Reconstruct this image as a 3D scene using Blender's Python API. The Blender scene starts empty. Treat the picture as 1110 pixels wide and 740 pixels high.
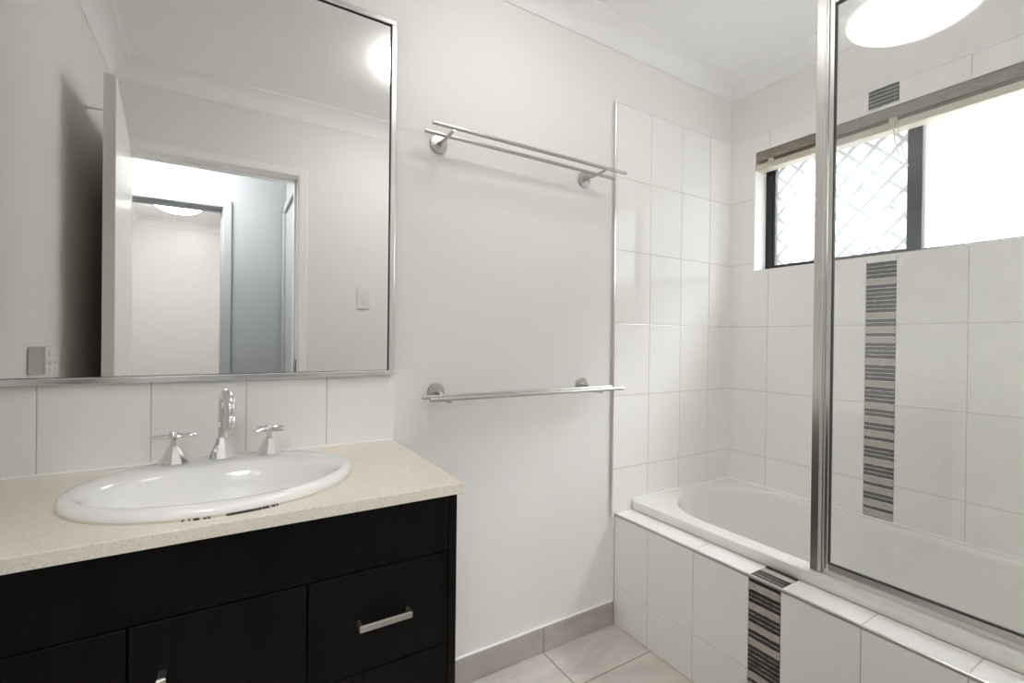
import bpy, bmesh, math, random
from mathutils import Vector, Matrix, Euler
random.seed(7)
sc = bpy.context.scene
C = sc.collection
PI = math.pi

# ------------------------------------------------------------------ camera
yaw, pitch, roll, fpx = 0.5488, -0.0041, 0.0113, 508.57
fw0 = Vector((math.sin(yaw), math.cos(yaw), 0)); rt0 = Vector((math.cos(yaw), -math.sin(yaw), 0)); up0 = Vector((0, 0, 1))
fw = fw0*math.cos(pitch) + up0*math.sin(pitch); u2 = up0*math.cos(pitch) - fw0*math.sin(pitch)
rt = rt0*math.cos(roll) + u2*math.sin(roll); up = u2*math.cos(roll) - rt0*math.sin(roll)
cd = bpy.data.cameras.new('camera'); cam = bpy.data.objects.new('camera', cd); C.objects.link(cam)
M = Matrix((( rt.x, up.x, -fw.x, -2.1288), (rt.y, up.y, -fw.y, -1.4252), (rt.z, up.z, -fw.z, 1.1621), (0, 0, 0, 1)))
cam.matrix_world = M
cd.sensor_fit = 'HORIZONTAL'; cd.sensor_width = 36; cd.lens = 36*fpx/1110; cd.clip_start = 0.02
sc.camera = cam

# ------------------------------------------------------------------ world, exposure
sc.view_settings.view_transform = 'Standard'; sc.view_settings.look = 'None'
sc.view_settings.gamma = 1; sc.view_settings.use_curve_mapping = False
sc.view_settings.exposure = 2.36
SKY = 8.0          # overcast sky outside the window
LAMP = 2.55         # oyster lamp diffusers
w = bpy.data.worlds.new('world'); sc.world = w; w.use_nodes = True
bg = w.node_tree.nodes['Background']; bg.inputs[0].default_value = (1.0, 0.985, 0.955, 1)
_N, _L = w.node_tree.nodes, w.node_tree.links          # overcast sky, brightened overhead to fill the room, dimmed where the window shows it
_tc = _N.new('ShaderNodeTexCoord'); _sx = _N.new('ShaderNodeSeparateXYZ'); _L.new(_tc.outputs['Generated'], _sx.inputs[0])
_mr = _N.new('ShaderNodeMapRange'); _mr.interpolation_type = 'SMOOTHSTEP'
for _i, _v in ((1, .42), (2, .62), (3, 0.38), (4, SKY)): _mr.inputs[_i].default_value = _v
_L.new(_sx.outputs[2], _mr.inputs[0]); _L.new(_mr.outputs[0], bg.inputs[1])
sc.cycles.use_denoising = True
sc.cycles.max_bounces = 14; sc.cycles.diffuse_bounces = 8; sc.cycles.glossy_bounces = 8
sc.cycles.transparent_max_bounces = 16; sc.cycles.transmission_bounces = 8
sc.cycles.sample_clamp_indirect = 8
sc.cycles.caustics_reflective = False; sc.cycles.caustics_refractive = False

# ------------------------------------------------------------------ materials
def new_mat(name):
    m = bpy.data.materials.new(name); m.use_nodes = True
    return m, m.node_tree.nodes, m.node_tree.links, m.node_tree.nodes['Principled BSDF']
def simple(name, col, rough=0.5, metal=0.0, spec=0.5, noise=0.0, scale=40, bump=0.0, bscale=200):
    m, N, L, b = new_mat(name)
    b.inputs['Base Color'].default_value = (*col, 1); b.inputs['Roughness'].default_value = rough
    b.inputs['Metallic'].default_value = metal; b.inputs['Specular IOR Level'].default_value = spec
    tc = N.new('ShaderNodeTexCoord')
    if noise:
        n = N.new('ShaderNodeTexNoise'); n.inputs['Scale'].default_value = scale; n.inputs['Detail'].default_value = 5
        L.new(tc.outputs['Object'], n.inputs['Vector'])
        r = N.new('ShaderNodeValToRGB')
        r.color_ramp.elements[0].color = (*[c*(1-noise) for c in col], 1); r.color_ramp.elements[1].color = (*[min(1, c*(1+noise)) for c in col], 1)
        r.color_ramp.elements[0].position = .3; r.color_ramp.elements[1].position = .7
        L.new(n.outputs[0], r.inputs[0]); L.new(r.outputs[0], b.inputs['Base Color'])
    if bump:
        n2 = N.new('ShaderNodeTexNoise'); n2.inputs['Scale'].default_value = bscale; n2.inputs['Detail'].default_value = 3
        L.new(tc.outputs['Object'], n2.inputs['Vector'])
        bm = N.new('ShaderNodeBump'); bm.inputs['Strength'].default_value = bump; bm.inputs['Distance'].default_value = .002
        L.new(n2.outputs[0], bm.inputs['Height']); L.new(bm.outputs[0], b.inputs['Normal'])
    return m
M_wall = simple('wall_paint', (.875, .857, .838), .5, spec=.3, bump=.03, bscale=120)
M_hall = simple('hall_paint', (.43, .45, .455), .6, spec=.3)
M_ceil = simple('ceiling_paint', (.93, .93, .93), .8, spec=.2)
M_trim = simple('white_gloss_trim', (.92, .92, .905), .3)
M_door = simple('cream_door_paint', (.90, .87, .81), .35)
M_tile = simple('white_gloss_tile', (.925, .912, .893), .045, spec=.5, bump=.008, bscale=9)
M_grout = simple('grout', (.60, .56, .51), .9)
M_dgrout = simple('floor_grout', (.27, .24, .21), .9)
M_bath = simple('bath_acrylic', (.87, .86, .83), .12, spec=.5)
M_porc = simple('porcelain', (.90, .895, .88), .05, spec=.6)
M_chrome = simple('chrome', (.82, .82, .82), .06, metal=1)
M_satin = simple('satin_steel', (.56, .55, .53), .30, metal=1)
M_alu = simple('polished_aluminium', (.82, .81, .79), .24, metal=1)
M_frame = simple('mirror_frame_silver', (.78, .78, .78), .22, metal=1)
M_black = simple('black_aluminium', (.012, .013, .015), .35)
M_gasket = simple('black_gasket', (.015, .014, .013), .5)
M_plast = simple('white_plastic', (.80, .79, .75), .35)
M_cream = simple('cream_plastic', (.62, .57, .48), .4)
M_mortar = simple('outside_reveal', (.8, .8, .8), .6)
M_stain = simple('dark_mould', (.05, .04, .03), .8)
M_beige = simple('mosaic_beige', (.50, .455, .395), .45, noise=.12, scale=60)
M_mdark = simple('mosaic_dark', (.030, .026, .023), .30, noise=.6, scale=90)
M_mgrey = simple('mosaic_charcoal', (.055, .050, .047), .35, noise=.5, scale=120)
M_bronze = simple('dark_bronze', (.10, .085, .07), .4, metal=1)
M_handle = simple('brushed_nickel', (.60, .58, .55), .3, metal=1)
M_mesh = simple('grille_grey', (.62, .63, .64), .5)

def wood():
    m, N, L, b = new_mat('dark_wenge_laminate')
    tc = N.new('ShaderNodeTexCoord'); mp = N.new('ShaderNodeMapping'); mp.inputs['Scale'].default_value = (60, 60, 2.2)
    L.new(tc.outputs['Object'], mp.inputs[0])
    n = N.new('ShaderNodeTexNoise'); n.inputs['Scale'].default_value = 1.5; n.inputs['Detail'].default_value = 6; n.inputs['Roughness'].default_value = .65
    L.new(mp.outputs[0], n.inputs['Vector'])
    r = N.new('ShaderNodeValToRGB'); r.color_ramp.elements[0].position = .3; r.color_ramp.elements[1].position = .75
    r.color_ramp.elements[0].color = (.0020, .0016, .0014, 1); r.color_ramp.elements[1].color = (.0085, .0070, .0060, 1)
    L.new(n.outputs[0], r.inputs[0]); L.new(r.outputs[0], b.inputs['Base Color'])
    b.inputs['Roughness'].default_value = .40; b.inputs['Specular IOR Level'].default_value = .13
    return m
M_wood = wood()
def stone():
    m, N, L, b = new_mat('speckled_stone_top')
    tc = N.new('ShaderNodeTexCoord')
    v = N.new('ShaderNodeTexVoronoi'); v.inputs['Scale'].default_value = 520; L.new(tc.outputs['Object'], v.inputs['Vector'])
    r = N.new('ShaderNodeValToRGB'); e = r.color_ramp.elements
    e[0].position = 0; e[0].color = (.66, .59, .49, 1); e[1].position = .12; e[1].color = (.80, .735, .64, 1)
    a = r.color_ramp.elements.new(.7); a.color = (.82, .765, .675, 1); a = r.color_ramp.elements.new(.95); a.color = (.87, .825, .76, 1)
    sp = N.new('ShaderNodeSeparateColor'); L.new(v.outputs['Color'], sp.inputs[0]); L.new(sp.outputs[0], r.inputs[0])
    L.new(r.outputs[0], b.inputs['Base Color']); b.inputs['Roughness'].default_value = .22; b.inputs['Specular IOR Level'].default_value = .4
    return m
M_stone = stone()
def floor_tile():
    m, N, L, b = new_mat('grey_stone_look_tile')
    tc = N.new('ShaderNodeTexCoord'); mp = N.new('ShaderNodeMapping'); mp.inputs['Rotation'].default_value = (0, .5, .9); mp.inputs['Scale'].default_value = (3, 14, 6)
    L.new(tc.outputs['Object'], mp.inputs[0])
    n = N.new('ShaderNodeTexNoise'); n.inputs['Scale'].default_value = 1.6; n.inputs['Detail'].default_value = 8; n.inputs['Roughness'].default_value = .6; n.inputs['Distortion'].default_value = .6
    L.new(mp.outputs[0], n.inputs['Vector'])
    r = N.new('ShaderNodeValToRGB'); r.color_ramp.elements[0].position = .3; r.color_ramp.elements[1].position = .72
    r.color_ramp.elements[0].color = (.56, .515, .47, 1); r.color_ramp.elements[1].color = (.72, .675, .625, 1)
    L.new(n.outputs[0], r.inputs[0]); L.new(r.outputs[0], b.inputs['Base Color']); b.inputs['Roughness'].default_value = .35; b.inputs['Specular IOR Level'].default_value = .35
    return m
M_floor = floor_tile()
M_skirt = M_floor.copy(); M_skirt.name = 'grey_stone_look_skirting'
for e_, c_ in zip([n for n in M_skirt.node_tree.nodes if n.type == 'VALTORGB'][0].color_ramp.elements, ((.42, .385, .345, 1), (.58, .54, .495, 1))): e_.color = c_
def blind_wood():
    m, N, L, b = new_mat('weathered_brown_timber')
    tc = N.new('ShaderNodeTexCoord'); mp = N.new('ShaderNodeMapping'); mp.inputs['Scale'].default_value = (30, 8, 60); L.new(tc.outputs['Object'], mp.inputs[0])
    n = N.new('ShaderNodeTexNoise'); n.inputs['Scale'].default_value = 5; n.inputs['Detail'].default_value = 8; L.new(mp.outputs[0], n.inputs['Vector'])
    r = N.new('ShaderNodeValToRGB'); r.color_ramp.elements[0].position = .35; r.color_ramp.elements[1].position = .7
    r.color_ramp.elements[0].color = (.20, .165, .138, 1); r.color_ramp.elements[1].color = (.37, .315, .27, 1)
    L.new(n.outputs[0], r.inputs[0]); L.new(r.outputs[0], b.inputs['Base Color']); b.inputs['Roughness'].default_value = .6
    return m
M_blind = blind_wood()
def mirror_mat():
    m, N, L, b = new_mat('silvered_glass')
    g = N.new('ShaderNodeBsdfGlossy'); g.inputs['Color'].default_value = (.97, .975, .965, 1); g.inputs['Roughness'].default_value = 0.0
    L.new(g.outputs[0], N['Material Output'].inputs[0]); return m
M_mirror = mirror_mat()
def thin_glass(name, spots=0.0, haze=0.0, tint=(1, 1, 1)):
    m, N, L, b = new_mat(name); out = N['Material Output']
    geo = N.new('ShaderNodeNewGeometry'); mx = N.new('ShaderNodeMix'); mx.data_type = 'FLOAT'
    mx.inputs[2].default_value = 1.5; mx.inputs[3].default_value = 1/1.5; L.new(geo.outputs['Backfacing'], mx.inputs[0])
    fr = N.new('ShaderNodeFresnel'); L.new(mx.outputs[0], fr.inputs['IOR'])
    tr = N.new('ShaderNodeBsdfTransparent'); tr.inputs[0].default_value = (*tint, 1)
    gl = N.new('ShaderNodeBsdfGlossy'); gl.inputs['Roughness'].default_value = 0.0
    a = N.new('ShaderNodeMixShader'); L.new(fr.outputs[0], a.inputs[0]); L.new(tr.outputs[0], a.inputs[1]); L.new(gl.outputs[0], a.inputs[2])
    last = a
    if spots or haze:
        tc = N.new('ShaderNodeTexCoord')
        n = N.new('ShaderNodeTexNoise'); n.inputs['Scale'].default_value = 260; n.inputs['Detail'].default_value = 2; L.new(tc.outputs['Object'], n.inputs['Vector'])
        n2 = N.new('ShaderNodeTexNoise'); n2.inputs['Scale'].default_value = 5; n2.inputs['Detail'].default_value = 3; L.new(tc.outputs['Object'], n2.inputs['Vector'])
        r = N.new('ShaderNodeMapRange'); r.inputs[1].default_value = .60; r.inputs[2].default_value = .74; r.inputs[3].default_value = haze; r.inputs[4].default_value = spots
        L.new(n.outputs[0], r.inputs[0])
        r2 = N.new('ShaderNodeMapRange'); r2.inputs[1].default_value = .35; r2.inputs[2].default_value = .65; r2.inputs[3].default_value = .45; r2.inputs[4].default_value = 1
        L.new(n2.outputs[0], r2.inputs[0])
        mu = N.new('ShaderNodeMath'); mu.operation = 'MULTIPLY'; L.new(r.outputs[0], mu.inputs[0]); L.new(r2.outputs[0], mu.inputs[1])
        d = N.new('ShaderNodeBsdfTranslucent'); d.inputs[0].default_value = (.85, .86, .86, 1)
        d2 = N.new('ShaderNodeBsdfDiffuse'); d2.inputs[0].default_value = (.85, .86, .86, 1)
        dm = N.new('ShaderNodeMixShader'); dm.inputs[0].default_value = .5; L.new(d.outputs[0], dm.inputs[1]); L.new(d2.outputs[0], dm.inputs[2])
        s = N.new('ShaderNodeMixShader'); L.new(mu.outputs[0], s.inputs[0]); L.new(a.outputs[0], s.inputs[1]); L.new(dm.outputs[0], s.inputs[2]); last = s
    L.new(last.outputs[0], out.inputs[0]); return m
M_glass = thin_glass('shower_glass', spots=.17, haze=.075, tint=(.985, .99, .985))
def frosted(name, share):
    m, N, L, b = new_mat(name); out = N['Material Output']
    tr = N.new('ShaderNodeBsdfTransparent'); tr.inputs[0].default_value = (.95, .98, 1, 1)
    tl = N.new('ShaderNodeBsdfTranslucent'); tl.inputs[0].default_value = (.92, .95, .97, 1)
    a = N.new('ShaderNodeMixShader'); a.inputs[0].default_value = share; L.new(tr.outputs[0], a.inputs[1]); L.new(tl.outputs[0], a.inputs[2])
    L.new(a.outputs[0], out.inputs[0]); return m
M_frost = frosted('obscure_glass', .11)
def lamp_mat(name, col, s):
    m, N, L, b = new_mat(name); em = N.new('ShaderNodeEmission'); em.inputs[0].default_value = (*col, 1); em.inputs[1].default_value = s
    L.new(em.outputs[0], N['Material Output'].inputs[0]); return m
M_lamp = lamp_mat('lit_opal_glass', (1, .975, .94), LAMP)
M_hall_fill = lamp_mat('opal_fill_glow_cool', (.99, .99, 1), 9.0)  # cool glow of the added, unseen hall fill lamp
M_lamp3 = lamp_mat('lit_opal_glass_far', (1, .99, .98), 3.0)

# ------------------------------------------------------------------ helpers
def wpos(o):
    p = Vector((0, 0, 0))
    while o is not None:
        p = p + o.location; o = o.parent
    return p
def obj(name, bm, mats, parent=None, smooth=False, local=False, kind=None):
    me = bpy.data.meshes.new(name)
    if parent is not None and not local:
        bmesh.ops.translate(bm, verts=bm.verts, vec=-wpos(parent))
    bmesh.ops.recalc_face_normals(bm, faces=bm.faces)
    bm.to_mesh(me); bm.free()
    for m in (mats if isinstance(mats, (list, tuple)) else [mats]): me.materials.append(m)
    o = bpy.data.objects.new(name, me); C.objects.link(o)
    if parent is not None: o.parent = parent
    if smooth:
        for p in me.polygons: p.use_smooth = True
        me.set_sharp_from_angle(angle=math.radians(38))
    if kind: o['kind'] = kind
    return o
def thing(name, label, cat, loc=(0, 0, 0), rz=0, group=None):
    o = bpy.data.objects.new(name, None); o.empty_display_size = .05; C.objects.link(o)
    o.location = loc; o.rotation_euler = (0, 0, rz); tag(o, label, cat, group); return o
def tag(o, label, cat, group=None):
    o['label'] = label; o['category'] = cat; o['kind'] = 'thing'
    if group: o['group'] = group
    return o
def box(bm, x0, x1, y0, y1, z0, z1, bev=0.0, seg=1, mi=0):
    r = bmesh.ops.create_cube(bm, size=1)
    vs = r['verts']
    for v in vs:
        v.co = Vector(((x0+x1)/2 + v.co.x*(x1-x0), (y0+y1)/2 + v.co.y*(y1-y0), (z0+z1)/2 + v.co.z*(z1-z0)))
    fs = {f for v in vs for f in v.link_faces}
    if bev:
        es = {e for v in vs for e in v.link_edges}
        rr = bmesh.ops.bevel(bm, geom=list(es), offset=bev, segments=seg, affect='EDGES', profile=.5)
        fs = {f for f in fs if f.is_valid} | set(rr['faces'])
    for f in fs:
        if f.is_valid: f.material_index = mi
def bx(*a, **k):
    bm = bmesh.new(); box(bm, *a, **k); return bm
def tube(bm, pts, r, n=14, cap=True, mi=0, radii=None):
    pts = [Vector(p) for p in pts]; rings = []
    t0 = (pts[1]-pts[0]).normalized(); ref = Vector((0, 0, 1)) if abs(t0.z) < .9 else Vector((1, 0, 0))
    u = t0.cross(ref).normalized()
    for i, p in enumerate(pts):
        t = (pts[min(i+1, len(pts)-1)] - pts[max(i-1, 0)]).normalized()
        u = (u - t*u.dot(t)).normalized(); v = t.cross(u)
        rr = radii[i] if radii else r
        rings.append([bm.verts.new(p + u*math.cos(2*PI*k/n)*rr + v*math.sin(2*PI*k/n)*rr) for k in range(n)])
    fs = []
    for a, b in zip(rings, rings[1:]):
        for k in range(n): fs.append(bm.faces.new((a[k], a[(k+1) % n], b[(k+1) % n], b[k])))
    if cap: fs.append(bm.faces.new(rings[0][::-1])); fs.append(bm.faces.new(rings[-1]))
    for f in fs: f.material_index = mi
def lathe(bm, prof, n=32, org=(0, 0, 0), axis='z', mi=0):
    """prof: (radius, height); height runs along the axis"""
    org = Vector(org); rings = []
    def P(r, h, a):
        c, s = math.cos(a)*r, math.sin(a)*r
        return org + (Vector((c, s, h)) if axis == 'z' else Vector((c, h, s)) if axis == 'y' else Vector((h, c, s)))
    for r, h in prof:
        if r < 1e-6: rings.append([bm.verts.new(P(0, h, 0))])
        else: rings.append([bm.verts.new(P(r, h, 2*PI*(k+.5)/n)) for k in range(n)])
    for a, b in zip(rings, rings[1:]):
        for k in range(n):
            q = [a[k % len(a)], a[(k+1) % len(a)], b[(k+1) % len(b)], b[k % len(b)]]
            q2 = []
            for v in q:
                if v not in q2: q2.append(v)
            if len(q2) > 2: bm.faces.new(q2).material_index = mi
    if len(rings[0]) > 1: bm.faces.new(rings[0][::-1]).material_index = mi
    if len(rings[-1]) > 1: bm.faces.new(rings[-1]).material_index = mi
def ringbridge(bm, rings, close_last=True, mi=0):
    vs = [[bm.verts.new(p) for p in r] for r in rings]; n = len(vs[0])
    for a, b in zip(vs, vs[1:]):
        for k in range(n): bm.faces.new((a[k], a[(k+1) % n], b[(k+1) % n], b[k])).material_index = mi
    if close_last: bm.faces.new(vs[-1]).material_index = mi
    return vs
def subtract(r, h):
    u0, u1, v0, v1 = r; a0, a1, b0, b1 = h
    if a1 <= u0 or a0 >= u1 or b1 <= v0 or b0 >= v1: return [r]
    out = []
    if a0 > u0: out.append((u0, a0, v0, v1))
    if a1 < u1: out.append((a1, u1, v0, v1))
    m0, m1 = max(u0, a0), min(u1, a1)
    if b0 > v0: out.append((m0, m1, v0, b0))
    if b1 < v1: out.append((m0, m1, b1, v1))
    return out
def tiles(bm, us, vs, P, holes=(), gap=.0022, d0=.0, d1=.008, dg=.0066, cham=.0012, mi=0, gi=1, jit=.00022):
    """tile field: P(u, v, d) gives a point d metres proud of the wall"""
    for i in range(len(us)-1):
        for j in range(len(vs)-1):
            rs = [(us[i], us[i+1], vs[j], vs[j+1])]
            jt = [d1 + random.uniform(-jit, jit) for _ in range(4)]
            U0, U1, V0, V1 = us[i], us[i+1], vs[j], vs[j+1]
            for h in holes: rs = [q for r in rs for q in subtract(r, h)]
            for (u0, u1, v0, v1) in rs:
                if u1-u0 < .004 or v1-v0 < .004: continue
                g = gap/2
                a0 = u0 + (g if u0 == U0 else 0); a1 = u1 - (g if u1 == U1 else 0); b0 = v0 + (g if v0 == V0 else 0); b1 = v1 - (g if v1 == V1 else 0)
                def dd(u, v):
                    s, t = (u-U0)/(U1-U0), (v-V0)/(V1-V0)
                    return jt[0]*(1-s)*(1-t) + jt[1]*s*(1-t) + jt[2]*s*t + jt[3]*(1-s)*t
                base = [bm.verts.new(P(u, v, d0)) for u, v in ((a0, b0), (a1, b0), (a1, b1), (a0, b1))]
                mid = [bm.verts.new(P(u, v, dd(u, v)-cham*.6)) for u, v in ((a0, b0), (a1, b0), (a1, b1), (a0, b1))]
                top = [bm.verts.new(P(u, v, dd(u, v))) for u, v in ((a0+cham, b0+cham), (a1-cham, b0+cham), (a1-cham, b1-cham), (a0+cham, b1-cham))]
                for a, b in ((base, mid), (mid, top)):
                    for k in range(4): bm.faces.new((a[k], a[(k+1) % 4], b[(k+1) % 4], b[k])).material_index = mi
                bm.faces.new(top).material_index = mi
                gq = [bm.verts.new(P(u, v, dg)) for u, v in ((u0, v0), (u1, v0), (u1, v1), (u0, v1))]
                bm.faces.new(gq).material_index = gi
def mosaic(bm, u0, u1, v0, v1, seq, P, d0=0, d1=.0085, dark=.0135, beige=.0205, joint=.0028):
    """bars stacked from v1 down to v0; seq is a list of 'd' 'g' 'b'; materials 0 dark 1 charcoal 2 beige 3 joint"""
    tot = sum(beige if s == 'b' else dark for s in seq) + joint*len(seq)
    k = (v1-v0)/tot; v = v1
    q = [bm.verts.new(P(a, b, d1-.0006)) for a, b in ((u0, v0), (u1, v0), (u1, v1), (u0, v1))]; bm.faces.new(q).material_index = 3
    for s in seq:
        h = (beige if s == 'b' else dark)*k; top = v; bot = v-h; v -= h + joint*k
        n = 10; lo, hi = [], []
        j = .0006 if s == 'b' else .0008
        for i in range(n+1):
            u = u0 + (u1-u0)*i/n
            lo.append((u, bot + random.uniform(-j, j*.6))); hi.append((u, top + random.uniform(-j*.6, j)))
        dz = d1 + random.uniform(-.0002, .0003)
        outl = lo + hi[::-1]
        f = [bm.verts.new(P(a, b, dz)) for a, b in outl]; bk = [bm.verts.new(P(a, b, d0)) for a, b in outl]
        mi = {'d': 0, 'g': 1, 'b': 2}[s]
        bm.faces.new(f).material_index = mi
        for i in range(len(f)): bm.faces.new((f[i], f[(i+1) % len(f)], bk[(i+1) % len(f)], bk[i])).material_index = mi
M_MOS = [M_mdark, M_mgrey, M_beige, simple('mosaic_joint', (.80, .77, .72), .8)]
def seqof(s):
    out = []
    for t in s.split():
        if t == 'b': out.append('b')
        else: out += [random.choice('ddg') for _ in range(int(t))]
    return out

# ------------------------------------------------------------------ dimensions
XL, YF, ZC = -2.585, -1.41, 2.43
WZ0, WZ1, WY0, WY1 = 1.497, 2.052, -1.27, -.132       # window opening
ZB = .496                                              # bath rim
XA, ZA_ = -.7594, .4544                                # tiled bath front and its ledge
T = .11
ZL = [.1349+.0, .3349, .6349, .9349, 1.2349, 1.5349, 1.8349, 2.135]
ZL = [.3349, .6349, .9349, 1.2349, 1.5349, 1.8349, 2.135]

# ------------------------------------------------------------------ structure: floor, ceilings, walls
fl = obj('floor', bx(XL-.5, .12, -5.2, .12, -.12, -.0045), M_dgrout, kind='structure')
bm = bmesh.new()
xs = [-2.711+.4*k for k in range(8)]; ys = [-5.005+.4*k for k in range(14)]
xs = [x for x in xs if XL-.4 < x < .0] ; xs = [XL] + [x for x in xs if x > XL+.01 and x < -.66] + [XA+.001]
ys = [YF-.11] + [-1.405, -1.005, -.605, -.205, -.001]
tiles(bm, xs, ys, lambda u, v, d: Vector((u, v, d-.0045)), gap=.004, d0=0, d1=.0045, dg=.0025, cham=.0008, jit=.0001)
obj('floor_tiles', bm, [M_floor, M_dgrout], fl)
obj('ceiling', bx(XL-.5, .12, -5.2, .12, ZC, ZC+.1), M_ceil, kind='structure')
wb = obj('wall_back', bx(XL-T, T, 0, T, -.05, ZC+.02), M_wall, kind='structure')
wl = obj('wall_left', bx(XL-T, XL, YF, .0, -.05, ZC+.02), M_wall, kind='structure')
bm = bmesh.new()       # window wall with its opening
for a in subtract((-1.6, 0.0, -.05, ZC+.02), (WY0, WY1, WZ0, WZ1)):
    box(bm, 0, .14, a[0], a[1], a[2], a[3])
wr = obj('wall_right', bm, M_wall, kind='structure')
# front wall with doorway
DX0, DX1, DZ = -2.530, -1.795, 2.033
bm = bmesh.new()
box(bm, XL-T, DX0-.02, YF-T, YF, -.05, ZC+.02); box(bm, DX1+.02, .12, YF-T, YF, -.05, ZC+.02); box(bm, DX0-.02, DX1+.02, YF-T, YF, DZ+.02, ZC+.02)
wf = obj('wall_front', bm, M_wall, kind='structure')
# hallway
HY = -2.40
EX0, EX1, EZ = -2.86, -2.151, 2.04
bm = bmesh.new()
box(bm, -4.2, EX0-.02, HY-T, HY, -.05, ZC+.02); box(bm, EX1+.02, -1.60, HY-T, HY, -.05, ZC+.02); box(bm, EX0-.02, EX1+.02, HY-T, HY, EZ+.02, ZC+.02)
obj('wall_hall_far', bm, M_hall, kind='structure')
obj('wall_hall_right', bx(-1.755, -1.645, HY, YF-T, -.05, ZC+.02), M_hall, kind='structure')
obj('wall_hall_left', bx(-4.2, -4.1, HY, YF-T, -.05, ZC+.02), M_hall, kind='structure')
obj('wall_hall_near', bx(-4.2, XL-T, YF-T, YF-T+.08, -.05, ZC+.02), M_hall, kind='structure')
obj('floor_hall', bx(-4.2, XL-.4, HY, YF-.03, -.12, 0), M_floor, kind='structure')
obj('ceiling_hall', bx(-4.2, XL-.5, HY-.1, YF-.03, ZC, ZC+.1), M_ceil, kind='structure')
# far room
RX, RY = -2.985, -5.02
obj('wall_bedroom_left', bx(RX-.1, RX, RY, HY-T, -.05, ZC+.02), M_trim, kind='structure')
obj('wall_bedroom_far', bx(RX-.1, -.9, RY-.1, RY, -.05, ZC+.02), M_trim, kind='structure')
obj('wall_bedroom_right', bx(-1.0, -.9, RY, HY-T, -.05, ZC+.02), M_trim, kind='structure')

# cove cornices
def cove(bm, ax, at, sgn, a0, a1, P=.085, H=.085):
    prof = [(0, -H), (.006, -H), (.008, -H+.006)]
    for i in range(9):
        t = i/8*PI/2
        prof.append((P-.006 - (P-.016)*math.cos(t)*1.0 , -.009 - (H-.018)*(1-math.sin(t))))
    prof += [(P-.003, -.008), (P-.003, -.003), (P, -.003), (P, 0), (0, 0)]
    rings = []
    for a in (a0, a1):
        rr = []
        for d, h in prof:
            rr.append(bm.verts.new(Vector((at+sgn*d, a, ZC+h)) if ax == 'x' else Vector((a, at+sgn*d, ZC+h))))
        rings.append(rr)
    n = len(prof)
    for k in range(n): bm.faces.new((rings[0][k], rings[0][(k+1) % n], rings[1][(k+1) % n], rings[1][k]))
    bm.faces.new(rings[0]); bm.faces.new(rings[1][::-1])
bm = bmesh.new()
cove(bm, 'y', 0, -1, XL, 0); cove(bm, 'x', 0, -1, YF, 0); cove(bm, 'y', YF, 1, XL, 0); cove(bm, 'x', XL, 1, YF, 0)
obj('trim_1', bm, M_ceil, kind='structure', smooth=True)
bm = bmesh.new()
cove(bm, 'y', RY, 1, RX, -1.0); cove(bm, 'x', RX, 1, RY, HY-T); cove(bm, 'x', -1.0, -1, RY, HY-T)
obj('trim_2', bm, M_ceil, kind='structure', smooth=True)

# doorway frames
def doorframe(name, x0, x1, z1, y0, y1, mat, aw=.048, at=.014):
    bm = bmesh.new()
    box(bm, x0-.02, x0, y0-.002, y1+.002, 0, z1, .001); box(bm, x1, x1+.02, y0-.002, y1+.002, 0, z1, .001); box(bm, x0-.02, x1+.02, y0-.002, y1+.002, z1, z1+.02, .001)
    o = obj(name, bm, mat, kind='structure')
    bm = bmesh.new()
    for ya, yb in ((y1, y1+at), (y0-at, y0)):
        box(bm, x0-.006-aw, x0-.006, ya, yb, 0, z1+.006+aw, .004, 2); box(bm, x1+.006, x1+.006+aw, ya, yb, 0, z1+.006+aw, .004, 2); box(bm, x0-.006, x1+.006, ya, yb, z1+.006, z1+.006+aw, .004, 2)
    obj('architrave', bm, mat, o)
    bm = bmesh.new(); ym = (y0+y1)/2
    box(bm, x0, x0+.012, ym-.04, ym+.01, 0, z1); box(bm, x1-.012, x1, ym-.04, ym+.01, 0, z1); box(bm, x0, x1, ym-.04, ym+.01, z1-.012, z1)
    obj('door_stop_bead', bm, mat, o)
    return o
df = doorframe('door_1', DX0, DX1, DZ, YF-T, YF, M_trim, aw=.042)
bm = bmesh.new(); box(bm, DX1-.0015, DX1+.0005, YF-.045, YF-.015, .965, 1.035, .0004); box(bm, DX1-.003, DX1-.001, YF-.012, YF-.004, .98, 1.02)
obj('strike_plate', bm, M_bronze, df)
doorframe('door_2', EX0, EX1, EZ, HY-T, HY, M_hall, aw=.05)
# door in the side wall of the hall, seen edge on
bm = bmesh.new()
box(bm, -1.78, -1.755, HY+.03, HY+.085, 0, 2.10, .004, 2); box(bm, -1.78, -1.755, YF-T-.08, YF-T-.02, 0, 2.10, .004, 2); box(bm, -1.78, -1.755, HY+.03, YF-T-.02, 2.045, 2.10, .004, 2)
d3 = obj('door_3', bm, M_hall, kind='structure')
obj('door_panel', bx(-1.762, -1.754, HY+.085, YF-T-.08, .01, 2.045), M_hall, d3)

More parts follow.
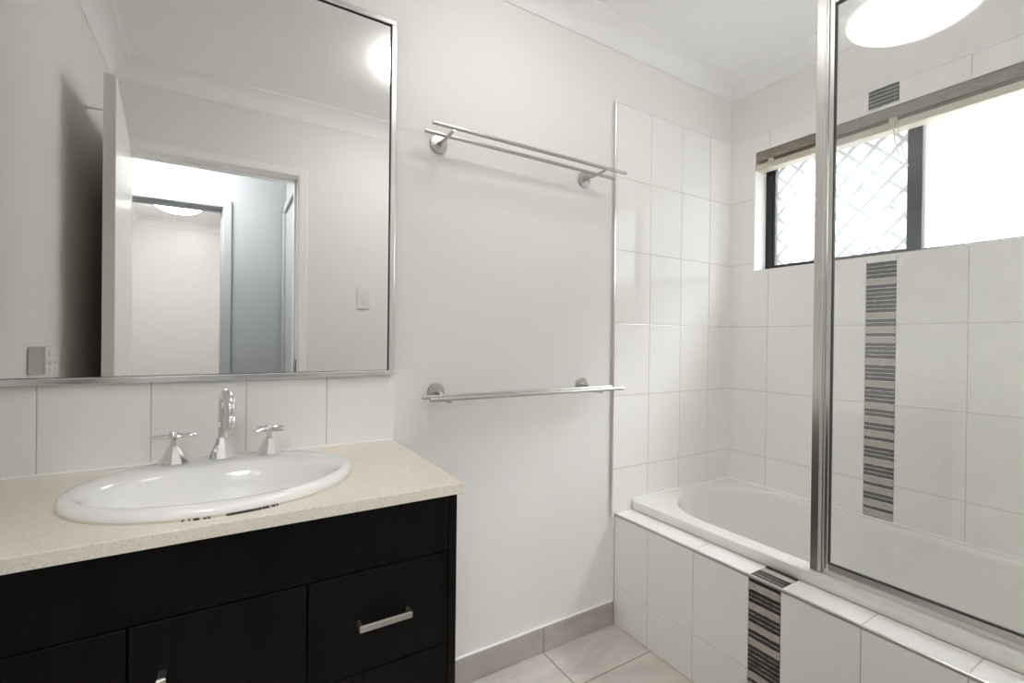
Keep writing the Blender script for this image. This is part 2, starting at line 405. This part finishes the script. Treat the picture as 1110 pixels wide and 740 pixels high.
# open bathroom door leaf, hinged on the left jamb
hinge = Vector((DX0+.002, YF+.004, 0)); free = Vector((-2.465, -.655, 0))
dv = free-hinge; Lr = dv.length; ang = math.atan2(dv.y, dv.x)
leaf = thing('door', 'cream bathroom door standing open near the left wall, seen in the mirror', 'door', hinge, ang)
th = .034
obj('door_panel', bx(0, Lr, -th/2, th/2, .008, 2.04, .0015), M_door, leaf, local=True)
bm = bmesh.new(); box(bm, Lr-.001, Lr+.0012, -.011, .011, .87, .985, .0005); box(bm, Lr, Lr+.008, -.006, .006, .925, .945, .001)
obj('latch_plate', bm, M_alu, leaf, local=True)
for s in (-1, 1):
    bm = bmesh.new()
    lathe(bm, [(.026, 0), (.026, s*.006), (.011, s*.008), (.010, s*.036)], 20, (Lr-.06, s*th/2, .935), 'y')
    tube(bm, [(Lr-.06, s*(th/2+.036), .935), (Lr-.10, s*(th/2+.037), .935), (Lr-.165, s*(th/2+.034), .935)], .0085, 10)
    obj('door_handle', bm, M_satin, leaf, local=True, smooth=True)
for z in (.22, 1.05, 1.82):
    bm = bmesh.new(); tube(bm, [(-.004, th/2+.003, z-.045), (-.004, th/2+.003, z+.045)], .005, 10)
    obj('hinge', bm, M_satin, leaf, local=True, smooth=True)

# ------------------------------------------------------------------ tiling
# back wall by the bath
XE = -.7731
bm = bmesh.new()
Pb = lambda u, v, d: Vector((u, -d, v))
tiles(bm, [XE, -.567, -.367, -.167, -.001], [ZA_-.02]+ZL[1:], Pb)
obj('shower_tiles', bm, [M_tile, M_grout], wb)
bm = bmesh.new(); box(bm, XE-.0065, XE, -.0105, 0, ZA_+.002, 2.135, .001); obj('tile_edge_trim', bm, M_alu, wb)
bm = bmesh.new(); box(bm, XE, -.001, -.0086, -.001, 2.135, 2.1375); obj('tile_top_caulk', bm, M_ceil, wb)
# splashback above the vanity
bm = bmesh.new(); tiles(bm, [XL+.001, -2.48, -2.28, -2.08, -1.88, -1.683], [.80, 1.06], Pb)
obj('splashback_tiles', bm, [M_tile, M_grout], wb)
bm = bmesh.new(); box(bm, -1.685, -1.682, -.0085, 0, .852, 1.05, .0008); obj('splashback_edge', bm, M_ceil, wb)
# window wall
Pr = lambda u, v, d: Vector((-d, u, v))
S0, S1 = -.6825, -.5865
bm = bmesh.new()
tiles(bm, [YF, -1.281, -1.081, -.881, S0, S1, -.4, -.2, -.001], ZL[:1]+ZL[1:], Pr, holes=[(WY0, WY1, WZ0, WZ1), (S0, S1, .3, WZ0-.024), (S0, S1, WZ1+.01, 2.2)])
obj('shower_tiles', bm, [M_tile, M_grout], wr)
bm = bmesh.new()
mosaic(bm, S0+.001, S1-.001, .487, WZ0-.026, seqof('4 b 7 b 2 b 1 b 4 b 4 b 4 b 2 b 2 b 1 b 3 b 3 b 1 b 2 b 1 b 1'), Pr)
obj('mosaic_strip', bm, M_MOS, wr)
bm = bmesh.new(); mosaic(bm, S0+.001, S1-.001, WZ1+.012, 2.134, seqof('5'), Pr); obj('mosaic_strip', bm, M_MOS, wr)
bm = bmesh.new(); box(bm, -.0086, -.001, YF, -.001, 2.135, 2.1375); obj('tile_top_caulk', bm, M_ceil, wr)
# window reveal lining
bm = bmesh.new()
box(bm, -.0085, .0815, WY1-.002, WY1+.006, WZ0-.001, WZ1+.001); box(bm, -.0085, .0815, WY0-.006, WY0+.002, WZ0-.001, WZ1+.001)
box(bm, -.0085, .0815, WY0+.002, WY1-.002, WZ0-.006, WZ0+.002); box(bm, -.0085, .0815, WY0+.002, WY1-.002, WZ1-.0015, WZ1+.006)
obj('window_reveal', bm, M_tile, wr)
# floor skirting tiles on the back wall and the front / left wall
bm = bmesh.new(); tiles(bm, [-2.311, -1.911, -1.511, -1.111, XA-.0005], [0.0, .095], Pb, d1=.009, dg=.006, gap=.004)
s_ = obj('baseboard_back', bm, [M_skirt, M_dgrout], kind='structure')
obj('caulk_line', bx(-2.311, XA-.0005, -.0094, -.0005, .0945, .0975), M_ceil, s_)
bm = bmesh.new(); tiles(bm, [DX1+.07, -1.311, -.911, XA-.0005], [0.0, .095], lambda u, v, d: Vector((u, YF+d, v)), d1=.009, dg=.006, gap=.004)
obj('baseboard_front', bm, [M_skirt, M_dgrout], kind='structure')

# tiled bath surround (hob)
bm = bmesh.new(); box(bm, XA+.007, -.660, YF+.0005, -.0085, 0, ZA_-.007)
hob = obj('wall_bath_front', bm, M_grout, kind='structure')
ay = [YF, -1.283, -1.083, -.883, -.683, -.587, -.387, -.187, -.0088]
Pa = lambda u, v, d: Vector((XA+.008-d, u, v))
bm = bmesh.new(); tiles(bm, ay, [.001, .164, ZA_-.0085], Pa, holes=[(-.683, -.587, -1, 1)]); obj('apron_tiles', bm, [M_tile, M_grout], hob)
bm = bmesh.new(); mosaic(bm, -.682, -.588, .002, ZA_-.0085, seqof('1 b 3 b 3 b 2 b 6 b 1 b 2 b 1 b 2'), Pa); obj('mosaic_strip', bm, M_MOS, hob)
Pt = lambda u, v, d: Vector((v, u, ZA_-.008+d))
bm = bmesh.new(); tiles(bm, ay, [XA+.004, -.660], Pt, holes=[(-.683, -.587, -2, 2)]); obj('ledge_tiles', bm, [M_tile, M_grout], hob)
bm = bmesh.new(); mosaic(bm, -.682, -.588, XA+.004, -.661, ['d', 'b', 'd', 'd', 'g'], Pt); obj('mosaic_strip', bm, M_MOS, hob)
bm = bmesh.new()
tube(bm, [(XA+.003, YF+.001, ZA_-.0045), (XA+.003, -.009, ZA_-.0045)], .0048, 12); obj('edge_trim', bm, M_satin, hob, smooth=True)
bm = bmesh.new(); tube(bm, [(XA-.001, -.0035, .095), (XA-.001, -.0035, ZA_-.008)], .004, 8); obj('caulk_line', bm, M_ceil, hob, smooth=True)

# ------------------------------------------------------------------ bathtub
def rrect(x0, x1, y0, y1, z, rs, n=14):
    """rounded rectangle, rs: radii for corners (x1,y1),(x0,y1),(x0,y0),(x1,y0)"""
    pts = []
    cs = [(x1, y1, 0, -1, -1), (x0, y1, PI/2, 1, -1), (x0, y0, PI, 1, 1), (x1, y0, 3*PI/2, -1, 1)]
    for (cx, cy, a0, sx, sy), r in zip(cs, rs):
        ox, oy = cx+sx*r, cy+sy*r
        for i in range(n): 
            a = a0 + PI/2*i/(n-1); pts.append(Vector((ox+r*math.cos(a), oy+r*math.sin(a), z)))
    return pts
X0, X1, Y0, Y1 = -.668, -.0115, YF+.004, -.0115
R = []
r4 = lambda a, b=None: (a, a, b or a, b or a)
R.append(rrect(X0+.009, X1, Y0, Y1, ZA_+.0004, r4(.006)))
R.append(rrect(X0+.001, X1, Y0, Y1, ZB-.012, r4(.006)))
R.append(rrect(X0+.003, X1, Y0, Y1, ZB-.004, r4(.008)))
R.append(rrect(X0+.011, X1-.003, Y0+.003, Y1-.003, ZB, r4(.012)))
R.append(rrect(X0+.014, X1-.006, Y0+.006, Y1-.006, ZB, r4(.014)))
R.append(rrect(-.598-.013, -.045+.010, -1.34-.010, -.062+.010, ZB, r4(.25, .14)))
ix0, ix1, iy0, iy1 = -.598, -.045, -1.34, -.062
R.append(rrect(ix0-.008, ix1+.006, iy0-.006, iy1+.006, ZB-.0008, r4(.25, .14)))
R.append(rrect(ix0, ix1, iy0, iy1, ZB-.005, r4(.245, .135)))
R.append(rrect(ix0+.007, ix1-.006, iy0+.006, iy1-.007, ZB-.018, r4(.24, .13)))
R.append(rrect(ix0+.02, ix1-.02, iy0+.02, iy1-.035, .36, r4(.23, .12)))
R.append(rrect(ix0+.045, ix1-.045, iy0+.045, iy1-.085, .20, r4(.215, .11)))
R.append(rrect(ix0+.06, ix1-.06, iy0+.06, iy1-.12, .135, r4(.20, .10)))
R.append(rrect(ix0+.085, ix1-.085, iy0+.085, iy1-.16, .105, r4(.17, .09)))
R.append(rrect(ix0+.13, ix1-.13, iy0+.14, iy1-.22, .095, r4(.12, .07)))
bath = thing('bathtub', 'white built-in bathtub set behind the tiled ledge under the window', 'bathtub', (-.33, -.7, .09))
bm = bmesh.new(); ringbridge(bm, R); obj('tub', bm, M_bath, bath, smooth=True)
bm = bmesh.new(); lathe(bm, [(0, .0975), (.026, .0975), (.030, .0955), (.030, .094)], 24, (-.32, -1.10, 0)); obj('drain', bm, M_chrome, bath, smooth=True)
bm = bmesh.new()
tube(bm, [(X0+.004, -.0128, ZB+.001), (-.0128, -.0128, ZB+.001)], .004, 8); tube(bm, [(-.0128, -.0128, ZB+.001), (-.0128, YF+.01, ZB+.001)], .004, 8)
obj('caulk_line', bm, M_ceil, bath, smooth=True)

# ------------------------------------------------------------------ window
win = obj('window_1', (lambda b: (box(b, .082, .132, WY1-.032, WY1, WZ0, WZ1, .002), box(b, .082, .132, WY0, WY0+.032, WZ0, WZ1, .002),
          box(b, .082, .132, WY0+.032, WY1-.032, WZ0, WZ0+.018, .002), box(b, .082, .132, WY0+.032, WY1-.032, WZ1-.028, WZ1, .002), b)[-1])(bmesh.new()), M_black, kind='structure')
YM = -.702
bm = bmesh.new(); box(bm, .084, .106, YM-.023, YM+.023, WZ0+.018, WZ1-.028, .002)
box(bm, .086, .104, YM+.023, WY1-.032, WZ0+.018, WZ0+.030, .001); box(bm, .086, .104, WY1-.042, WY1-.032, WZ0+.018, WZ1-.028, .001); box(bm, .086, .104, YM+.023, WY1-.032, WZ1-.04, WZ1-.028, .001)
sash = obj('sliding_sash', bm, M_black, win)
obj('glass_pane', bx(.094, .098, YM+.02, WY1-.036, WZ0+.024, WZ1-.034), M_frost, sash)
bm = bmesh.new(); box(bm, .110, .128, YM-.020, YM+.012, WZ0+.018, WZ1-.028, .001); box(bm, .110, .128, WY0+.032, YM-.02, WZ0+.018, WZ0+.026, .001)
fs = obj('fixed_sash', bm, M_black, win)
obj('glass_pane', bx(.117, .121, WY0+.03, YM-.018, WZ0+.02, WZ1-.03), M_frost, fs)
# diamond security grille outside the sliding half
bm = bmesh.new(); pit = .100; gy0, gy1, gz0, gz1 = YM-.01, WY1-.02, WZ0+.01, WZ1-.02
def clipseg(y, z, dy, dz):
    t0, t1 = -9, 9
    for p, d, lo, hi in ((y, dy, gy0, gy1), (z, dz, gz0, gz1)):
        a, b = (lo-p)/d, (hi-p)/d
        t0 = max(t0, min(a, b)); t1 = min(t1, max(a, b))
    return (t0, t1) if t1-t0 > .01 else None
for k in range(-12, 13):
    for sg in (1, -1):
        y, z = gy0 + k*pit, (gz0 if sg > 0 else gz1)
        c = clipseg(y, z, 1, sg)
        if c: tube(bm, [(.150+.002*sg, y+c[0], z+sg*c[0]), (.150+.002*sg, y+c[1], z+sg*c[1])], .0095, 8)
box(bm, .142, .160, gy0-.012, gy0+.004, gz0-.01, gz1+.01); box(bm, .142, .160, gy1-.004, gy1+.012, gz0-.01, gz1+.01)
box(bm, .142, .160, gy0, gy1, gz0-.01, gz0+.004); box(bm, .142, .160, gy0, gy1, gz1-.004, gz1+.01)
obj('security_grille', bm, M_mesh, win)

# venetian blind pulled up
bl = thing('venetian_blind', 'brown timber venetian blind pulled right up at the top of the window', 'blind', (.02, -.7, 1.955))
bz = WZ1-.002
obj('headrail', bx(-.004, .05, WY0+.004, WY1-.004, bz-.043, bz, .002), M_blind, bl)
bm = bmesh.new()
for k in range(3): box(bm, .000, .048, WY0+.008, WY1-.008, bz-.049-.0042*k, bz-.0462-.0042*k, .0008)
obj('slat_stack', bm, M_blind, bl)
obj('bottom_rail', bx(-.006, .05, WY0+.004, WY1-.004, bz-.086, bz-.058, .003, seg=2), M_cream, bl)
for y in (-.205, -.665, -1.13):
    bm = bmesh.new(); box(bm, -.012, .0, y-.012, y+.012, bz-.062, bz-.044, .002); box(bm, -.013, -.004, y-.007, y+.007, bz-.084, bz-.056, .002); box(bm, -.012, .0, y-.018, y+.018, bz-.066, bz-.058, .002)
    obj('ladder_clip', bm, M_cream, bl)
bm = bmesh.new()
for s in (0, 1):
    y = -.668-.012*s
    tube(bm, [(-.010, y, bz-.08), (-.010, y-.003-.004*s, bz-.12), (-.010, y-.012-.010*s, bz-.17-.03*s), (-.009, y-.02-.014*s, bz-.20-.04*s)], .0016, 6)
obj('pull_cord', bm, M_cream, bl, smooth=True)

# ------------------------------------------------------------------ shower screen
XS = -.640
ss = thing('shower_screen', 'framed glass shower screen standing on the bath rim', 'shower screen', (XS, -1.05, ZB))
PZ0, PZ1 = ZB+.0015, 2.22
bm = bmesh.new()
box(bm, XS-.012, XS+.012, -.731, -.708, PZ0, PZ1, .0015); box(bm, XS-.0145, XS+.0145, -.7352, -.731, PZ0, PZ1, .0015, seg=2)
box(bm, XS-.009, XS+.009, -.7395, -.7352, PZ0, PZ1)
obj('post', bm, M_alu, ss)
fy0, fy1, fz0, fz1 = YF+.003, -.741, ZB+.014, 2.165
bm = bmesh.new(); box(bm, XS-.0075, XS+.0075, fy1-.013, fy1, fz0, fz1, .0025, seg=2); obj('frame_stile', bm, M_alu, ss)
bm = bmesh.new(); box(bm, XS-.0075, XS+.0075, fy0, fy0+.022, fz0, fz1, .0025, seg=2); obj('frame_stile', bm, M_alu, ss)
bm = bmesh.new(); box(bm, XS-.0075, XS+.0075, fy0+.022, fy1-.013, fz1-.030, fz1, .0025, seg=2); obj('top_rail', bm, M_alu, ss)
bm = bmesh.new(); box(bm, XS-.0070, XS+.0070, fy0+.022, fy1-.013, fz0, fz0+.018, .002, seg=2); obj('bottom_rail', bm, M_satin, ss)
bm = bmesh.new(); gg = .005
box(bm, XS-.0055, XS+.0055, fy1-.0152, fy1-.013, fz0+.018, fz1-.03); box(bm, XS-.0055, XS+.0055, fy0+.022, fy1-.0152, fz1-.0335, fz1-.03); box(bm, XS-.0055, XS+.0055, fy0+.022, fy1-.0152, fz0+.018, fz0+.0205)
obj('gasket', bm, M_gasket, ss)
bm = bmesh.new(); box(bm, XS-.005, XS+.005, fy0, fy1, PZ0-.0005, fz0, .001); obj('drip_seal', bm, M_plast, ss)
obj('glass_panel', bx(XS-.0025, XS+.0025, fy0+.021, fy1-.0145, fz0+.017, fz1-.029), M_glass, ss)
for z in (.62, 1.35, 2.05):
    bm = bmesh.new(); lathe(bm, [(.0018, 0), (.0016, -.001), (0, -.002)], 10, (XS-.0145, -.733, z), 'x'); obj('screw', bm, M_satin, ss, smooth=True)

# ------------------------------------------------------------------ vanity
vc = thing('vanity_cabinet', 'dark wood grain vanity cabinet under the speckled stone top', 'cabinet', (-2.14, -.25, 0))
CX0, CX1, CZ = XL+.002, -1.694, .826
bm = bmesh.new()
box(bm, CX1-.018, CX1, -.492, -.012, .0, CZ, .0008); obj('end_panel', bm, M_wood, vc)
bm = bmesh.new(); box(bm, CX0, CX0+.016, -.47, -.010, .1, CZ); box(bm, CX0+.016, CX1-.019, -.47, -.010, .1, .116); box(bm, CX0+.016, CX1-.019, -.018, -.010, .116, CZ)
box(bm, -2.003, -1.987, -.47, -.02, .116, .705); box(bm, CX0+.016, CX1-.019, -.47, -.452, .690, .72)
obj('carcass', bm, M_wood, vc)
obj('kickboard', bx(CX0, CX1-.019, -.44, -.424, .0, .1), M_wood, vc)
fy = (-.490, -.472)
obj('fascia_panel', bx(CX0, -1.7135, *fy, .7055, CZ, .0008), M_wood, vc)
def bar_handle(parent, p, horiz):
    bm = bmesh.new(); x, y, z = p; h = .052
    if horiz:
        box(bm, x-h, x+h, y-.026, y-.021, z-.0065, z+.0065, .001)
        for s in (-1, 1): box(bm, x+s*(h-.003)-.003, x+s*(h-.003)+.003, y-.022, y+.001, z-.0055, z+.0055, .0006)
    else:
        box(bm, x-.0065, x+.0065, y-.026, y-.021, z-h, z+h, .001)
        for s in (-1, 1): box(bm, x-.0055, x+.0055, y-.022, y+.001, z+s*(h-.003)-.003, z+s*(h-.003)+.003, .0006)
    obj('handle', bm, M_handle, parent)
for x0, x1, hx in ((CX0, -2.2575, -2.302), (-2.2545, -1.9965, -2.211)):
    d = obj('cabinet_door', bx(x0, x1, *fy, .105, .7025, .0008), M_wood, vc)
    bar_handle(d, (hx, -.490, .57), False)
for z0, z1, hz in ((.5055, .7025, .604), (.3065, .5025, .404), (.105, .3035, .205)):
    d = obj('drawer', bx(-1.9935, -1.7135, *fy, z0, z1, .0008), M_wood, vc)
    bar_handle(d, (-1.853, -.490, hz), True)

# stone top with an oval cut-out
SCX, SCY = -2.130, -.262
bm = bmesh.new(); zt, zb_ = .851, .828
oc = [(-1.685, -.0090), (XL+.001, -.0090), (XL+.001, -.507), (-1.685, -.507)]
outer = [bm.verts.new((x, y, zt)) for x, y in oc]
n = 48
inner = [bm.verts.new((SCX + .238*math.cos(2*PI*k/n), SCY + .190*math.sin(2*PI*k/n), zt)) for k in range(n)]
ed = [bm.edges.new((outer[i], outer[(i+1) % 4])) for i in range(4)] + [bm.edges.new((inner[i], inner[(i+1) % n])) for i in range(n)]
bmesh.ops.triangle_fill(bm, use_beauty=True, use_dissolve=False, edges=ed)
for f in list(bm.faces):
    c = f.calc_center_median()
    if ((c.x-SCX)/.238)**2 + ((c.y-SCY)/.190)**2 < .9: bm.faces.remove(f)
ex = bmesh.ops.extrude_face_region(bm, geom=list(bm.faces))
vs = [v for v in ex['geom'] if isinstance(v, bmesh.types.BMVert)]
bmesh.ops.translate(bm, verts=vs, vec=(0, 0, zb_-zt))
bev = [e for e in bm.edges if e.is_valid and len(e.link_faces) == 2 and e.calc_face_angle(0) > 1 and all(abs(v.co.y+.507) < 1e-4 or abs(v.co.x+1.685) < 1e-4 for v in e.verts)]
bmesh.ops.bevel(bm, geom=bev, offset=.0018, segments=2, affect='EDGES', profile=.5)
ct = tag(obj('countertop', bm, M_stone), 'cream speckled stone worktop on the dark vanity cabinet', 'countertop')
bm = bmesh.new(); tube(bm, [(XL+.01, -.0105, zt+.0015), (-1.686, -.0105, zt+.0015)], .003, 8); obj('caulk_line', bm, M_ceil, ct, smooth=True)

# oval drop-in basin
bs = thing('basin', 'white oval drop-in basin set in the speckled stone worktop', 'basin', (SCX, SCY, zt))
prof = [(SCX, SCY, .2555, .2095, .8513), (SCX, SCY, .2580, .2120, .855), (SCX, SCY, .2575, .2115, .862), (SCX, SCY, .2530, .2070, .8685), (SCX, SCY, .2450, .1990, .8715),
        (SCX, SCY-.012, .2360, .176, .8718), (SCX, -.297, .2270, .1500, .8705), (SCX, -.300, .2200, .1430, .8665), (SCX, -.302, .2140, .1370, .857), (SCX, -.303, .2040, .1280, .830),
        (SCX, -.303, .1870, .1140, .795), (SCX, -.300, .1550, .0930, .762), (SCX, -.296, .1100, .0670, .742), (SCX, -.292, .0600, .0420, .734), (SCX, -.29, .0260, .0260, .731)]
n = 72
bm = bmesh.new()
ringbridge(bm, [[Vector((cx + a*math.cos(2*PI*k/n), cy + b*math.sin(2*PI*k/n), z)) for k in range(n)] for cx, cy, a, b, z in prof])
obj('bowl', bm, M_porc, bs, smooth=True)
bm = bmesh.new(); lathe(bm, [(0, .7345), (.018, .7345), (.022, .7325), (.022, .7305)], 24, (SCX, -.29, 0)); obj('plug_waste', bm, M_chrome, bs, smooth=True)
bm = bmesh.new(); tube(bm, [(SCX+.2575*math.cos(2*PI*k/72), SCY+.2115*math.sin(2*PI*k/72), zt+.0006) for k in range(73)], .0022, 6, cap=False); obj('sealant_bead', bm, M_cream, bs, smooth=True)
bm = bmesh.new()
def mark(a0, a1, w):
    nn = max(2, int((a1-a0)*30)+1)
    pts = [(SCX+.2590*math.cos(a0+(a1-a0)*k/nn), SCY+.2132*math.sin(a0+(a1-a0)*k/nn), zt+.0012) for k in range(nn+1)]
    tube(bm, pts, w, 6, radii=[w*random.uniform(.6, 1.2) for _ in pts])
for a0, a1 in ((-1.800, -1.787), (-1.760, -1.752), (-1.735, -1.700), (-1.680, -1.663), (-1.655, -1.640), (-1.55, -1.34), (-1.335, -1.29), (-1.27, -1.25), (-1.24, -1.228)): mark(a0, a1, .0022)
obj('sealant_stain', bm, M_stain, bs)

# taps and spout
TZ = .8715
def tap(loc, rz, label):
    t = thing('tap', label, 'tap', loc, rz, None)
    bm = bmesh.new(); lathe(bm, [(.0285, 0), (.0292, .004), (.0282, .0065), (.0100, .0405), (.0090, .042)], 9); obj('faceted_base', bm, M_chrome, t, local=True)
    bm = bmesh.new(); lathe(bm, [(.0065, .041), (.0060, .052), (.0098, .055), (.0098, .070), (.0080, .0735), (0, .074)], 16); obj('stem', bm, M_chrome, t, local=True, smooth=True)
    bm = bmesh.new()
    for k in range(4):
        a = k*PI/2; c, s = math.cos(a), math.sin(a)
        L_ = .043
        secs = [(.004, .0058, .0052), (.014, .0072, .0056), (.026, .0084, .0052), (.036, .0074, .0040), (L_, .0030, .0016)]
        rings = []
        for d, wd, ht in secs:
            rings.append([Vector((c*d - s*wd*math.cos(q), s*d + c*wd*math.cos(q), .063 + ht*math.sin(q))) for q in [2*PI*i/10 for i in range(10)]])
        vs = ringbridge(bm, rings)
    obj('cross_handle', bm, M_chrome, t, local=True, smooth=True)
    return t
tap((-2.227, -.120, TZ), .12, 'chrome tap with star handle left of the basin spout')
tap((-2.033, -.118, TZ), .62, 'chrome tap with star handle right of the basin spout')
sp = thing('basin_spout', 'chrome gooseneck spout between the two taps on the basin', 'spout', (-2.131, -.108, TZ), .17)
bm = bmesh.new(); lathe(bm, [(.0300, 0), (.0308, .004), (.0296, .0068), (.0135, .048), (.0125, .0495)], 10); obj('faceted_base', bm, M_chrome, sp, local=True)
pts = [(0, 0, .048), (0, 0, .085), (0, 0, .118)]
for i in range(1, 15):
    a = PI*i/14; pts.append((0, -.040 + .040*math.cos(a), .118+.040*math.sin(a)))
pts += [(0, -.080, .105), (0, -.080, .086)]
bm = bmesh.new(); tube(bm, pts, .0112, 18); obj('gooseneck', bm, M_chrome, sp, local=True, smooth=True)
bm = bmesh.new(); lathe(bm, [(.0085, .080), (.0126, .0805), (.0126, .108), (.0112, .110)], 18, (0, -.080, 0)); obj('aerator', bm, M_chrome, sp, local=True, smooth=True)

# ------------------------------------------------------------------ mirror
MX0, MX1, MZ0, MZ1 = -2.572, -1.690, 1.0495, 2.124
mr = thing('mirror', 'large silver framed wall mirror above the tiled splashback', 'mirror', ((MX0+MX1)/2, -.004, MZ0))
fwid, y0, y1 = .0155, -.0205, -.0006
bm = bmesh.new()
for a in ((MX0, MX1, MZ0, MZ0+fwid), (MX0, MX1, MZ1-fwid, MZ1), (MX0, MX0+fwid, MZ0+fwid, MZ1-fwid), (MX1-fwid, MX1, MZ0+fwid, MZ1-fwid)):
    box(bm, a[0], a[1], y0, -.0087 if a[2] < 1.06 else y1, a[2], a[3], .0022, seg=2)
obj('frame', bm, M_frame, mr)
bm = bmesh.new(); e = .0028  # thin dark strips along the bottom, top and right edges of the glass
for a in ((MX0+fwid, MX1-fwid, MZ0+fwid, MZ0+fwid+.0012), (MX0+fwid, MX1-fwid, MZ1-fwid-e, MZ1-fwid), (MX1-fwid-e, MX1-fwid, MZ0+fwid, MZ1-fwid)):
    box(bm, a[0], a[1], -.0132, -.0105, a[2], a[3])
obj('dark_edge', bm, M_gasket, mr)
obj('mirror_glass', bx(MX0+.006, MX1-.006, -.012, -.0088, MZ0+.006, MZ1-.006), M_mirror, mr)

# ------------------------------------------------------------------ towel rails
def rail(zr_, zc, label, up):
    t = thing('towel_rail', label, 'towel rail', (-1.245, 0, zr_), 0, 'double towel rails on the painted wall')
    for y in (-.058, -.122):
        bm = bmesh.new(); tube(bm, [(-1.612, y, zr_), (-.832, y, zr_)], .0062, 14)
        obj('bar', bm, M_satin, t, smooth=True)
    for x in (-1.545, -.938):
        bm = bmesh.new(); lathe(bm, [(.0295, -.0006), (.0295, -.0050), (.0280, -.0066), (.0110, -.0085), (.0080, -.0090), (.0068, -.020)], 28, (x, 0, zc), 'y')
        ro = obj('rosette', bm, M_satin, t, smooth=True)
        bm = bmesh.new(); s = 1 if up else -1
        tube(bm, [(x, -.014, zc), (x, -.030, zc), (x, -.042, zc+.0*s), (x, -.056, zr_-.0115), (x, -.075, zr_-.0105), (x, -.118, zr_-.0085), (x, -.124, zr_-.0075)], .0052, 12)
        obj('bracket_arm', bm, M_satin, t, smooth=True)
    return t
rail(1.798, 1.789, 'upper double towel rail high on the wall beside the tiles', True)
rail(.981, .989, 'lower double towel rail on the wall beside the vanity', False)

# ------------------------------------------------------------------ ceiling lamps
def oyster(loc, label, mat, r=.195, h=.08):
    t = thing('ceiling_light', label, 'ceiling light', loc)
    bm = bmesh.new(); lathe(bm, [(r*.97, 0), (r*.97, -.012), (r*.94, -.016), (r*.90, -.016)], 48); obj('base_ring', bm, M_plast, t, local=True, smooth=True)
    bm = bmesh.new(); pr = []
    for i in range(11):
        a = i/10*PI/2; pr.append((r*math.cos(a) if i < 10 else 0, -.014 - h*math.sin(a)))
    lathe(bm, [(r*.985, -.0125)] + pr, 48); obj('opal_shade', bm, mat, t, local=True, smooth=True)
    return t
oyster((-1.345, -.70, ZC), 'round opal ceiling light lit above the bathroom floor', M_lamp, .208, .064)
oyster((-2.52, -4.12, ZC), 'round opal ceiling light lit in the far room through the doorway', M_lamp3)
oyster((-2.50, -2.06, ZC), 'added round opal fill light out of view in the hallway outside the door', M_hall_fill)  # unseen lamp, added to brighten the lower walls through the doorway

# ------------------------------------------------------------------ small fittings
sw = thing('light_switch', 'white light switch plate on the wall beside the doorway', 'light switch', (-1.44, YF, 1.39))
obj('plate', bx(-1.475, -1.404, YF+.0004, YF+.009, 1.332, 1.450, .003, seg=2), M_plast, sw)
for z in (1.372, 1.408): obj('rocker', bx(-1.452, -1.427, YF+.008, YF+.0125, z-.011, z+.011, .0015), M_plast, sw)
po = thing('power_outlet', 'white surface mounted power outlet on the left wall', 'power outlet', (XL, -.42, 1.09))
obj('mounting_block', bx(XL+.0004, XL+.030, -.482, -.362, 1.050, 1.128, .003, seg=2), M_plast, po)
obj('plate', bx(XL+.029, XL+.037, -.480, -.364, 1.052, 1.126, .002, seg=2), M_plast, po)
for y in (-.45, -.394):
    obj('rocker', bx(XL+.036, XL+.0395, y-.008, y+.008, 1.101, 1.117, .001), M_plast, po)
    bm = bmesh.new()
    for dy, dz, ry in ((-.009, .006, .4), (.009, .006, -.4), (0, -.012, 0)):
        r_ = bmesh.ops.create_cube(bm, size=1); bmesh.ops.scale(bm, verts=r_['verts'], vec=(.0012, .0022, .010)); bmesh.ops.rotate(bm, verts=r_['verts'], cent=(0, 0, 0), matrix=Matrix.Rotation(ry, 3, 'X')); bmesh.ops.translate(bm, verts=r_['verts'], vec=(XL+.0372, y+dy, 1.075+dz))
    obj('socket_slots', bm, M_cream, po)
hk = thing('door_stop', 'small white door stop peg high on the left wall behind the door', 'door stop', (XL, -.95, 2.02))
bm = bmesh.new(); lathe(bm, [(.011, .0004), (.011, .004), (.0075, .007), (.004, .011)], 16, (XL, -.95, 2.02), 'x'); obj('base', bm, M_plast, hk, smooth=True)
bm = bmesh.new(); tube(bm, [(XL+.010, -.95, 2.02), (XL+.062, -.95, 2.02)], .0032, 10); obj('rod', bm, M_plast, hk, smooth=True)
bm = bmesh.new(); lathe(bm, [(.006, .060), (.0075, .062), (.0075, .069), (.005, .071)], 14, (XL, -.95, 2.02), 'x'); obj('tip', bm, M_plast, hk, smooth=True)
for nm, a in (('back wall', (-.092, -.040, -.0106, -.0082, 1.237, 1.254)), ('window wall', (-.0106, -.0082, -.062, -.014, 1.237, 1.254))):  # thin white patches on the tiles either side of the corner
    tag(obj('white_patch', bx(*a, .001), M_porc), 'small white patch on the tiles of the %s by the corner' % nm, 'adhesive pad')
